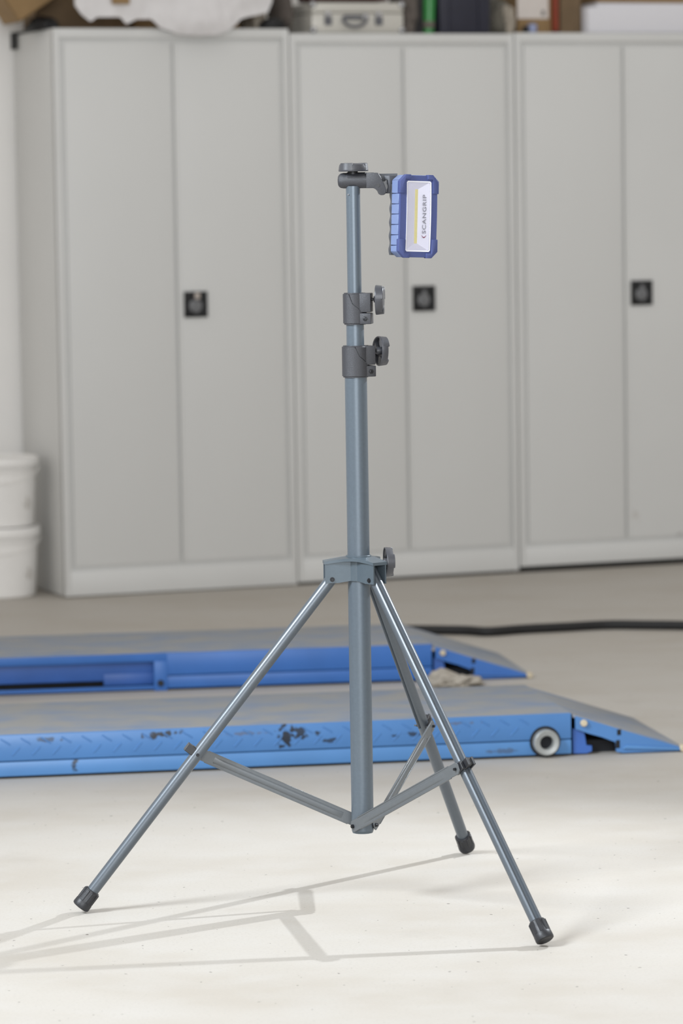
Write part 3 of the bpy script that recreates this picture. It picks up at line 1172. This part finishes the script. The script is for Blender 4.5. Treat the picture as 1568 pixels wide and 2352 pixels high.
# ------------------------------------------------------------------ vehicle lift: two blue runways with ramps
def runway(origin, ang, width, height, label, far):
    """origin: front bottom corner at the ramp end; local x runs along the runway (negative = left), y away from camera"""
    root = empty('lift_runway', origin, (0, 0, ang), label, 'car lift', 'blue runways of the car lift')
    Lr = 2.6
    fold = 0.0415
    fm = 'lift_blue_far' if far else 'lift_front'
    sm = 'lift_blue_far' if far else 'lift_skirt'
    post0, post1 = -0.790, -0.752
    b = NB()
    x0 = post1 - 0.002 if far else -Lr
    box(b, (x0, 0.0, fold + 0.0012), (0, 0.012, height), 0.003, 2)
    box(b, (-0.012, 0.012, fold + 0.0012), (0, width, height - 0.004), 0.002)
    box(b, (x0, width - 0.012, 0.006), (0, width, height - 0.002), 0.003)
    obj('side_channel', b, fm, root)
    b = NB()
    box(b, (x0, 0.0015, 0.006), (0, 0.014, fold - 0.0006), 0.002, 2)
    obj('skirt', b, sm, root)
    b = NB()
    box(b, (-Lr, 0.006, height - 0.008), (-0.002, width - 0.003, height + 0.0012), 0.001)
    obj('deck', b, 'lift_deck', root)
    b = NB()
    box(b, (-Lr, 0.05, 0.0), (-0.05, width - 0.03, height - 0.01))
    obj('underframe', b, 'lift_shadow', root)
    if not far:
        # tread lugs of the chequer plate
        b = NB()
        prism(b, [(-0.0115, -0.0095), (-0.0075, -0.0108), (0.0115, 0.0095), (0.0075, 0.0108)], 0.0005, -0.0019, lambda u, v, w_: (u, w_, v), 0.0011, 1)
        lug = finish(b, 'tread_lug')
        lug.materials.append(MATS['lift_front'])
        k = 0
        x = -1.50
        while x < -0.13:
            o = obj('tread_lug', lug, None, root, loc=(x, 0.0003, 0.066))
            o2 = obj('tread_lug', lug, None, root, loc=(x + 0.024, 0.0003, 0.090))
            o2.rotation_euler = (0, R(80), 0)
            x += 0.0485
        b = NB()
        mm = Matrix.Translation((-0.066, 0.012, 0.0385)) @ Matrix.Rotation(PI / 2, 4, 'X')
        lathe(b, [(0.0165, -0.03), (0.0165, 0.032), (0.018, 0.034), (0.0285, 0.036), (0.0315, 0.033), (0.032, 0.028), (0.032, -0.005)], mm, 48)
        pp = obj('pipe_stub', b, 'pipe_grey', root)
        b = NB()
        lathe(b, [(0, 0.0125), (0.0166, 0.0125), (0.0166, 0.0145), (0, 0.0145)], mm, 32)
        obj('pipe_bore', b, 'lift_shadow', pp)
        b = NB()
        lathe(b, [(0.032, 0.0135), (0.038, 0.0135), (0.0385, 0.0115), (0.032, 0.0115)], mm, 48)
        obj('pipe_collar', b, 'lift_shadow', pp)
    else:
        # open bay with a post, an inner rail and a dark slot
        b = NB()
        box(b, (-Lr, 0.0, 0.083), (post1, 0.012, height), 0.002)
        obj('top_rail', b, 'lift_blue_far', root)
        b = NB()
        box(b, (post0, -0.002, 0.0), (post1, 0.014, height - 0.022), 0.002)
        pst = obj('bay_post', b, 'lift_blue_far', root)
        b = NB()
        cyl(b, (post0 + 0.018, -0.008, 0.022), (post0 + 0.018, 0.002, 0.022), 0.009, n=20, ch=0.002)
        obj('post_bolt', b, 'dark_steel', pst)
        b = NB()
        box(b, (-Lr, 0.020, 0.030), (post0 + 0.002, 0.03, 0.083), 0.002)
        box(b, (-0.93, 0.018, 0.016), (post0 + 0.002, 0.03, 0.050), 0.002)
        obj('inner_rail', b, 'lift_blue_dark', root)
        b = NB()
        box(b, (-Lr, 0.002, 0.004), (post0 + 0.002, 0.012, 0.0155), 0.002)
        obj('bottom_rail', b, 'lift_blue_far', root)
    # ramp
    RLn = 0.285
    th = 0.008
    b = NB()
    slope = (0.010 - (height - 0.004)) / (RLn - 0.004)
    prism(b, [(0.004, height - 0.004), (RLn, 0.010), (RLn + 0.006, 0.002), (RLn - 0.01, 0.002), (0.004, height - 0.004 - th)],
          0.004, width - 0.004, lambda u, v, w_: (u, w_, v), 0.0012, 1)
    rp = obj('ramp_plate', b, 'lift_deck', root)
    topz = lambda x_: height - 0.006 + slope * (x_ - 0.004)
    for y0 in (0.0, width - 0.008):
        b = NB()
        prism(b, [(0.010, topz(0.010)), (RLn - 0.004, topz(RLn - 0.004)), (RLn - 0.006, 0.002), (0.128, 0.0025), (0.112, 0.006), (0.110, 0.030),
                  (0.075, 0.044), (0.042, 0.054), (0.010, 0.066)], y0, y0 + 0.008, lambda u, v, w_: (u, w_, v), 0.0008, 1)
        sp = obj('ramp_side', b, 'lift_front' if not far else 'lift_blue_far', root)
        if y0 == 0.0:
            b = NB()
            prism(b, [(0.126, 0.013), (RLn - 0.012, 0.004), (RLn - 0.012, 0.011), (0.150, 0.021), (0.134, 0.022)], -0.006, 0.001, lambda u, v, w_: (u, w_, v), 0.002, 1)
            obj('ramp_rib', b, sm, sp)
            for (hx_, hz_, hw_, hh_) in ((0.119, 0.054, 0.006, 0.008), (0.116, 0.025, 0.006, 0.011)):
                b = NB()
                box(b, (hx_ - hw_, -0.0006, hz_ - hh_), (hx_ + hw_, 0.002, hz_ + hh_), 0.0015, 1)
                obj('slot', b, 'lift_shadow', sp)
    b = NB()
    prism(b, [(0.006, 0.004), (0.040, 0.003), (0.054, 0.008), (0.054, 0.022), (0.040, 0.024), (0.038, 0.040), (0.034, 0.060), (0.006, 0.066)],
          0.012, 0.02, lambda u, v, w_: (u, w_, v), 0.001, 1)
    obj('hook_bracket', b, 'lift_blue_dark', root)
    b = NB()
    cyl(b, (0.030, -0.010, 0.082 * height / 0.108), (0.030, 0.006, 0.082 * height / 0.108), 0.0085, n=20, ch=0.002)
    obj('hinge_pin', b, 'pin_pale', root)
    b = NB()
    cyl(b, (RLn - 0.006, -0.012, 0.0095), (RLn - 0.006, width * 0.02, 0.0095), 0.009, n=20, ch=0.002)
    obj('ramp_roller', b, 'pin_pale', root)
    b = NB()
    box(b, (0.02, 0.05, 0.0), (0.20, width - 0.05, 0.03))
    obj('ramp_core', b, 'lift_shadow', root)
    return root


runway((0.553, 8.682, 0), math.atan2(0.160, 0.987), 0.53, 0.1065, 'blue lift runway nearest the tripod, with round pipe stub', False)
runway((0.250, 10.088, 0), math.atan2(0.140, 0.990), 0.50, 0.1065, 'blue lift runway farther back, with open bay and post', True)

# crumpled rag on the floor at the end of the far runway
b = NB()
blob(b, (0, 0, 0.010), (0.062, 0.045, 0.020), 0.5, 6, 4, 1.3, 0.001)
blob(b, (-0.035, 0.01, 0.018), (0.038, 0.04, 0.022), 0.5, 6, 3, 2.6, 0.001)
tag(obj('rag', b, 'rag', loc=(0.315, 9.99, 0)), 'crumpled pale rag on the floor between the blue runways', 'rag')

# black hose along the floor
b = NB()
path = []
ctrl = [(-0.35, 11.10), (0.10, 11.20), (0.36, 11.17), (0.45, 11.12), (0.56, 11.17), (0.70, 11.21), (0.84, 11.25), (1.00, 11.22), (1.30, 11.18), (1.8, 11.4), (2.6, 11.9)]
for i in range(len(ctrl) - 1):
    p0 = ctrl[max(i - 1, 0)]; p1 = ctrl[i]; p2 = ctrl[i + 1]; p3 = ctrl[min(i + 2, len(ctrl) - 1)]
    for j in range(8):
        t_ = j / 8
        q = [0.5 * ((2 * p1[k]) + (-p0[k] + p2[k]) * t_ + (2 * p0[k] - 5 * p1[k] + 4 * p2[k] - p3[k]) * t_ ** 2
                    + (-p0[k] + 3 * p1[k] - 3 * p2[k] + p3[k]) * t_ ** 3) for k in (0, 1)]
        path.append((q[0], q[1], 0.015))
pipe(b, path, 0.0145, 14)
tag(obj('hose', b, 'hose'), 'black rubber hose lying on the floor behind the lift', 'hose')


# ------------------------------------------------------------------ white buckets beside the cabinets
def bucket(z, label, lid):
    root = empty('plastic_bucket', (-1.208, 12.53, z), (0, 0, 0), label, 'bucket', 'stacked white buckets')
    b = NB()
    lathe(b, [(0, 0), (0.125, 0), (0.130, 0.004), (0.1415, 0.205), (0.1415, 0.226), (0.1385, 0.226), (0.1375, 0.2), (0.126, 0.01), (0, 0.01)], None, 56)
    body = obj('pail', b, 'bucket', root)
    b = NB()
    for zz in (0.192, 0.203):
        lathe(b, [(0.1405, zz), (0.1465, zz), (0.1470, zz + 0.003), (0.1415, zz + 0.004)], None, 56)
    obj('rib', b, 'bucket', root)
    b = NB()
    if lid:
        lathe(b, [(0.1435, 0.212), (0.1500, 0.212), (0.1515, 0.216), (0.1515, 0.236), (0.1480, 0.241), (0.138, 0.241), (0.134, 0.236), (0, 0.236)], None, 56)
    else:
        lathe(b, [(0.1435, 0.212), (0.1500, 0.212), (0.1515, 0.216), (0.1515, 0.240), (0.1480, 0.245), (0.138, 0.245), (0.134, 0.240), (0, 0.240)], None, 56)
    obj('lid', b, 'bucket', root)
    b = NB()
    arc = []
    for i in range(25):
        a = PI * i / 24
        arc.append((0.152 * math.cos(a + PI), -0.010 + 0.152 * math.sin(a + PI), 0.206 - 0.05 * math.sin(a)))
    pipe(b, arc, 0.0024, 8)
    obj('bail_handle', b, 'bucket', root)
    return root


bucket(0.0, 'lower white plastic bucket standing on the floor', False)
bucket(0.2462, 'upper white plastic bucket stacked on another bucket', True)


# ------------------------------------------------------------------ things on top of the cabinets
T1, T2, T3 = 1.9665, 1.9505, 1.9545


def on(name, s, off, z, label=None, cat=None, group=None):
    return empty(name, K(s, off, z), (0, 0, TH), label, cat, group)


def carton(s, off, z, wd, dp, ht, label, m_='cardboard', tilt=0.0, flap=True):
    r = on('cardboard_box', s, off, z, label, 'box')
    r.rotation_euler = (0, tilt, TH)
    b = NB()
    t_ = 0.005
    box(b, (0, 0, 0), (wd, t_, ht), 0.001, 1)
    box(b, (0, dp - t_, 0), (wd, dp, ht), 0.001, 1)
    box(b, (0, 0, 0), (t_, dp, ht), 0.001, 1)
    box(b, (wd - t_, 0, 0), (wd, dp, ht), 0.001, 1)
    box(b, (0, 0, 0), (wd, dp, t_), 0.001, 1)
    obj('carton_wall', b, m_, r)
    b = NB()
    box(b, (0.0, 0.001, ht), (wd, dp / 2 - 0.001, ht + t_), 0.001, 1)
    obj('top_flap', b, m_, r)
    b = NB()
    box(b, (0.0, dp / 2 + 0.001, ht), (wd, dp - 0.001, ht + t_), 0.001, 1)
    obj('top_flap', b, m_, r)
    return r


carton(0.036, 0.340, T1, 0.35, 0.155, 0.24, 'brown cardboard box on the leftmost cabinet, behind the left of the white foam', 'cardboard_dull')
# tilted carton over the left corner, carried by the black bag and the wall
carton(-0.083, 0.128, T1 + 0.026, 0.26, 0.20, 0.16, 'tilted cardboard box at the cabinet corner above the black bag', 'cardboard', tilt=R(-33))
# black bag at the corner, with a strap hanging over the side
r = on('black_bag', 0.0, 0.0, T1, 'black bag with a strap hanging over the left cabinet corner', 'bag')
b = NB()
blob(b, (0.016, 0.175, 0.006), (0.050, 0.10, 0.040), 0.2, 6, 4, 4.0, 0.0)
obj('bag_body', b, 'black_bag', r)
b = NB()
box(b, (-0.012, 0.44, 0.0), (0.025, 0.495, 0.008), 0.002, 1)
box(b, (-0.014, 0.44, -0.052), (-0.004, 0.495, 0.008), 0.002, 1)
box(b, (-0.008, 0.05, 0.0), (0.025, 0.495, 0.007), 0.002, 1)
obj('strap', b, 'black_bag', r)

# white packing foam draped over the cartons, bulging over the cabinet front
r = on('packing_foam', 0.075, 0.0, T1, 'white packing foam sheet bulging over the leftmost cabinet front', 'packing foam')


def foam_low(s):
    """lower edge of the sheet above the cabinet top, along s"""
    pts = [(0.0, 0.075), (0.02, 0.045), (0.055, 0.020), (0.075, 0.036), (0.16, 0.036), (0.18, 0.012), (0.22, 0.030), (0.27, 0.030), (0.30, 0.0),
           (0.34, -0.012), (0.36, -0.022), (0.44, -0.027), (0.50, -0.025), (0.545, -0.012), (0.575, 0.008), (0.60, 0.032), (0.63, 0.040), (0.66, 0.045), (0.70, 0.055), (0.715, 0.09)]
    for (a, p), (c_, q) in zip(pts, pts[1:]):
        if a <= s <= c_:
            return p + (q - p) * (s - a) / (c_ - a)
    return 0.1


b = NB()
t = bmesh.new()
ns, nv = 96, 22
front, back = [], []
for i in range(ns + 1):
    s = 0.715 * i / ns
    lowz = foam_low(s)
    fr, bk = [], []
    for j in range(nv + 1):
        f = j / nv
        z = lowz + (0.235 - lowz) * f
        bul = 0.030 * math.exp(-((s - 0.44) / 0.11) ** 2) * math.exp(-((z - 0.02) / 0.06) ** 2)
        wv = 0.010 * noise.noise(Vector((s * 9, z * 12, 0.3))) + 0.006 * noise.noise(Vector((s * 26, z * 20, 2.0)))
        y = -0.024 - bul + wv + 0.05 * max(0, z - 0.13)
        fr.append(t.verts.new((s, y, z)))
        bk.append(t.verts.new((s, y + 0.012, z + 0.002)))
    front.append(fr)
    back.append(bk)
for i in range(ns):
    for j in range(nv):
        t.faces.new((front[i][j], front[i + 1][j], front[i + 1][j + 1], front[i][j + 1]))
        t.faces.new((back[i][j + 1], back[i + 1][j + 1], back[i + 1][j], back[i][j]))
    t.faces.new((front[i][0], back[i][0], back[i + 1][0], front[i + 1][0]))
    t.faces.new((front[i][nv], front[i + 1][nv], back[i + 1][nv], back[i][nv]))
for i in (0, ns):
    for j in range(nv):
        t.faces.new((front[i][j], front[i][j + 1], back[i][j + 1], back[i][j]))
join(b, t)
obj('front_fold', b, 'foam_white', r)
b = NB()
t = bmesh.new()
rows = []
for i in range(49):
    s = 0.715 * i / 48
    row = []
    for j in range(13):
        y = -0.02 + 0.14 * j / 12
        z = 0.240 + 0.012 * noise.noise(Vector((s * 8, y * 8, 5))) - 0.02 * (1 - j / 12) ** 3
        row.append((t.verts.new((s, y, z)), t.verts.new((s, y, z - 0.012))))
    rows.append(row)
for Aq, Bq in zip(rows, rows[1:]):
    for j in range(12):
        t.faces.new((Aq[j][0], Bq[j][0], Bq[j + 1][0], Aq[j + 1][0]))
        t.faces.new((Aq[j][1], Aq[j + 1][1], Bq[j + 1][1], Bq[j][1]))
join(b, t)
obj('top_sheet', b, 'foam_white', r)
b = NB()
box(b, (0.125, -0.040, 0.080), (0.190, -0.034, 0.17), 0.002, 1)
obj('tape', b, 'cardboard', r)

carton(0.40, 0.14, T1, 0.325, 0.26, 0.235, 'brown cardboard box behind the right half of the white foam')

# cloths and pouch beside the silver case
r = on('folded_blanket', 0.80, 0.085, T1, 'grey beige folded blanket between the white foam and silver case', 'blanket')
b = NB()
blob(b, (0.0, 0.17, 0.10), (0.042, 0.12, 0.115), 0.3, 7, 4, 7.0, 0.0)
obj('blanket_body', b, 'grey_cloth', r)
b = NB()
blob(b, (-0.02, 0.035, 0.035), (0.012, 0.02, 0.045), 0.2, 5, 3, 3.0, 0.0)
obj('blanket_corner', b, 'grey_cloth', r)
r = on('black_pouch', 0.0, 0.0, 0.0)
r.location = K(0.812, 0.035, T1)
tag(r, 'small black pouch in front of the grey blanket', 'pouch')
b = NB()
blob(b, (0.0, 0.0, 0.012), (0.045, 0.03, 0.024), 0.25, 5, 4, 9.0, 0.0)
obj('pouch_body', b, 'black_bag', r)
b = NB()
box(b, (-0.03, -0.010, 0.030), (0.03, 0.010, 0.036), 0.003, 1)
obj('pouch_flap', b, 'black_bag', r)
r = on('canvas_sack', 0.906, 0.10, T2, 'dark brown canvas sack leaning on the left of the silver case', 'sack')
b = NB()
blob(b, (0.0, 0.12, 0.10), (0.030, 0.10, 0.125), 0.2, 6, 4, 11.0, 0.0)
obj('sack_body', b, 'dark_cloth', r)
b = NB()
cyl(b, (0.0, 0.10, 0.21), (0.0, 0.10, 0.235), 0.022, 0.03, n=18)
obj('sack_neck', b, 'dark_cloth', r)

# silver case
r = on('aluminium_case', 0.958, 0.03, T2, 'silver aluminium case with two latches and curved handle', 'case')
CW, CD_, CH = 0.348, 0.24, 0.110
b = NB()
box(b, (0, 0, 0), (CW, CD_, CH * 0.66), 0.006, 2)
obj('case_base', b, 'case_alu', r)
b = NB()
box(b, (0, 0, CH * 0.66 + 0.001), (CW, CD_, CH), 0.006, 2)
obj('case_lid', b, 'case_alu', r)
for x in (0.006, CW - 0.006):
    for y in (0.006, CD_ - 0.006):
        for z in (0.0137, CH - 0.008):
            b = NB()
            t = bmesh.new()
            bmesh.ops.create_uvsphere(t, u_segments=14, v_segments=10, radius=0.0135)
            bmesh.ops.translate(t, vec=(x, y, z), verts=t.verts)
            join(b, t)
            obj('corner_cap', b, 'case_edge', r)
for x in (0.060, CW - 0.095):
    b = NB()
    box(b, (x - 0.014, -0.006, 0.030), (x + 0.014, 0.002, 0.062), 0.002, 1)
    lt = obj('latch', b, 'case_dark', r)
    b = NB()
    lathe(b, [(0, 0), (0.011, 0), (0.010, 0.006), (0, 0.008)], Matrix.Translation((x - 0.002, -0.004, 0.068)) @ Matrix.Rotation(PI / 2, 4, 'X'), 24)
    obj('latch_button', b, 'case_edge', lt)
b = NB()
hp = []
for i in range(21):
    a = PI * i / 20
    hp.append((0.157 - 0.044 * math.cos(a), -0.016, 0.058 - 0.034 * math.sin(a) ** 0.8))
pipe(b, hp, 0.0058, 10)
hd = obj('handle', b, 'case_dark', r)
b = NB()
box(b, (0.117, -0.012, 0.050), (0.197, 0.001, 0.066), 0.003, 1)
obj('handle_mount', b, 'case_dark', hd)
b = NB()
lathe(b, [(0, 0), (0.012, 0), (0.011, 0.006), (0, 0.008)], Matrix.Translation((0.198, -0.010, 0.060)) @ Matrix.Rotation(PI / 2, 4, 'X'), 24)
obj('handle_boss', b, 'case_edge', hd)
# maroon toolbox lying on the case
r = on('storage_box', 0.935, 0.06, T2 + CH + 0.0005, 'dark maroon box lying flat on top of the silver case', 'box')
r.location = K(0.972, 0.045, T2 + CH + 0.0065)
b = NB()
box(b, (0, 0, 0), (0.28, 0.17, 0.09), 0.006, 2)
obj('box_body', b, 'maroon', r)
b = NB()
pipe(b, [(0.09, 0.085, 0.088), (0.09, 0.085, 0.11), (0.19, 0.085, 0.11), (0.19, 0.085, 0.088)], 0.006, 10)
obj('carry_handle', b, 'black_plastic', r)

# grey cloth between case and green bottle
r = on('grey_rag', 1.350, 0.05, T2, 'dark grey cloth between silver case and green bottle', 'cloth')
b = NB()
blob(b, (0.0, 0.10, 0.09), (0.036, 0.09, 0.13), 0.3, 7, 4, 15.0, 0.0)
obj('cloth_body', b, 'dark_cloth', r)
b = NB()
blob(b, (-0.008, 0.02, 0.02), (0.022, 0.02, 0.03), 0.3, 6, 3, 16.0, 0.0)
obj('cloth_corner', b, 'dark_cloth', r)

# green bottle
r = on('green_bottle', 1.408, 0.045, T2, 'slim green plastic bottle beside the navy bin', 'bottle')
b = NB()
lathe(b, [(0, 0), (0.015, 0), (0.0185, 0.003), (0.021, 0.06), (0.0225, 0.13), (0.020, 0.16), (0.010, 0.185), (0.009, 0.20), (0, 0.20)],
      Matrix.Rotation(R(2), 4, 'Y'), 32)
obj('bottle_body', b, 'green', r)
b = NB()
lathe(b, [(0, 0.197), (0.011, 0.197), (0.011, 0.222), (0.009, 0.225), (0, 0.225)], Matrix.Rotation(R(2), 4, 'Y'), 24)
obj('bottle_cap', b, 'black_plastic', r)
b = NB()
lathe(b, [(0.0194, 0.020), (0.0202, 0.021), (0.0210, 0.044), (0.0204, 0.045)], Matrix.Rotation(R(2), 4, 'Y'), 32)
obj('bottle_label', b, 'drab_cloth', r)

# navy bin
r = on('plastic_bin', 1.437, 0.02, T2, 'dark navy plastic bin on the middle cabinet', 'bin')
b = NB()
prism(b, [(0.006, 0.0), (0.199, 0.0), (0.206, 0.26), (0.0, 0.26)], 0.0, 0.30, lambda u, v, w_: (u, w_, v), 0.006, 2)
obj('bin_body', b, 'navy', r)
b = NB()
box(b, (-0.008, -0.008, 0.252), (0.214, 0.308, 0.268), 0.005, 2)
obj('bin_rim', b, 'navy', r)
b = NB()
for x in (0.045, 0.157):
    box(b, (x - 0.004, -0.0035, 0.01), (x + 0.004, 0.004, 0.25), 0.002, 1)
obj('bin_rib', b, 'navy', r)

# drab cloth bag
r = on('cloth_bag', 1.708, 0.06, 1.9546, 'drab olive grey cloth bag right of the navy bin', 'bag')
b = NB()
blob(b, (0.0, 0.10, 0.05), (0.056, 0.09, 0.075), 0.28, 7, 4, 21.0, 0.0)
obj('bag_body', b, 'drab_cloth', r)
b = NB()
blob(b, (0.030, 0.035, 0.045), (0.026, 0.03, 0.06), 0.3, 7, 4, 23.0, 0.0)
obj('bag_pocket', b, 'grey_cloth', r)

# brown box with a white sheet of paper on its front
r = carton(1.775, 0.09, T3, 0.135, 0.25, 0.24, 'narrow brown box with a white paper sheet on its front', 'cardboard')
b = NB()
box(b, (-0.002, -0.003, 0.054), (0.122, -0.0005, 0.20), 0.0005, 1)
pp = obj('paper_sheet', b, 'paper', r)
b = NB()
cyl(b, (0.100, -0.0036, 0.078), (0.100, -0.0028, 0.078), 0.007, n=20)
box(b, (0.092, -0.0036, 0.066), (0.108, -0.0028, 0.071))
obj('printed_mark', b, 'ink', pp)
r = on('tin_can', 1.812, 0.045, T3, 'small pale blue tin below the paper sheet', 'can')
b = NB()
lathe(b, [(0, 0), (0.017, 0), (0.018, 0.002), (0.018, 0.030), (0.0165, 0.032), (0, 0.032)], None, 32)
obj('can_body', b, 'blue_can', r)
b = NB()
lathe(b, [(0, 0.0322), (0.013, 0.0322), (0.013, 0.036), (0, 0.036)], None, 24)
obj('can_cap', b, 'grip_grey', r)
r = on('tape_roll', 1.784, 0.040, T3, 'small dark roll of tape beside the pale blue tin', 'tape')
b = NB()
lathe(b, [(0.006, 0), (0.0115, 0), (0.012, 0.001), (0.012, 0.024), (0.0115, 0.025), (0.006, 0.025), (0.006, 0)], None, 28)
obj('tape_winding', b, 'black_bag', r)
b = NB()
lathe(b, [(0.0045, -0.0), (0.006, 0.0), (0.006, 0.0255), (0.0045, 0.0255), (0.0045, 0.0)], None, 24)
obj('tape_core', b, 'cardboard_dull', r)
# reddish strap standing beside the brown box
r = on('red_folder', 1.913, 0.07, T3, 'reddish orange upright folder squeezed between two brown boxes', 'folder')
b = NB()
box(b, (0, 0, 0.008), (0.016, 0.24, 0.26), 0.003, 2)
obj('folder_cover', b, 'red_strap', r)
b = NB()
box(b, (0.003, -0.002, 0.012), (0.013, 0.235, 0.252), 0.001, 1)
obj('folder_pages', b, 'red_strap', r)
carton(1.932, 0.065, T3, 0.086, 0.28, 0.26, 'tall brown box standing left of the white styrofoam block', 'cardboard_dull')

# styrofoam block and a carton on it
r = on('styrofoam_block', 2.022, 0.02, T3, 'long white styrofoam block on the rightmost cabinet', 'styrofoam')
b = NB()
prism(b, [(0, 0), (0.52, 0), (0.52, 0.109), (0, 0.094)], 0.0, 0.30, lambda u, v, w_: (u, w_, v), 0.004, 2)
obj('block', b, 'styrofoam', r)
b = NB()
box(b, (0.06, 0.05, 0.090), (0.46, 0.25, 0.112), 0.004, 1)
obj('block_ridge', b, 'styrofoam', r)
carton(2.09, 0.08, T3 + 0.1125, 0.40, 0.20, 0.18, 'brown cardboard box lying on the white styrofoam block')
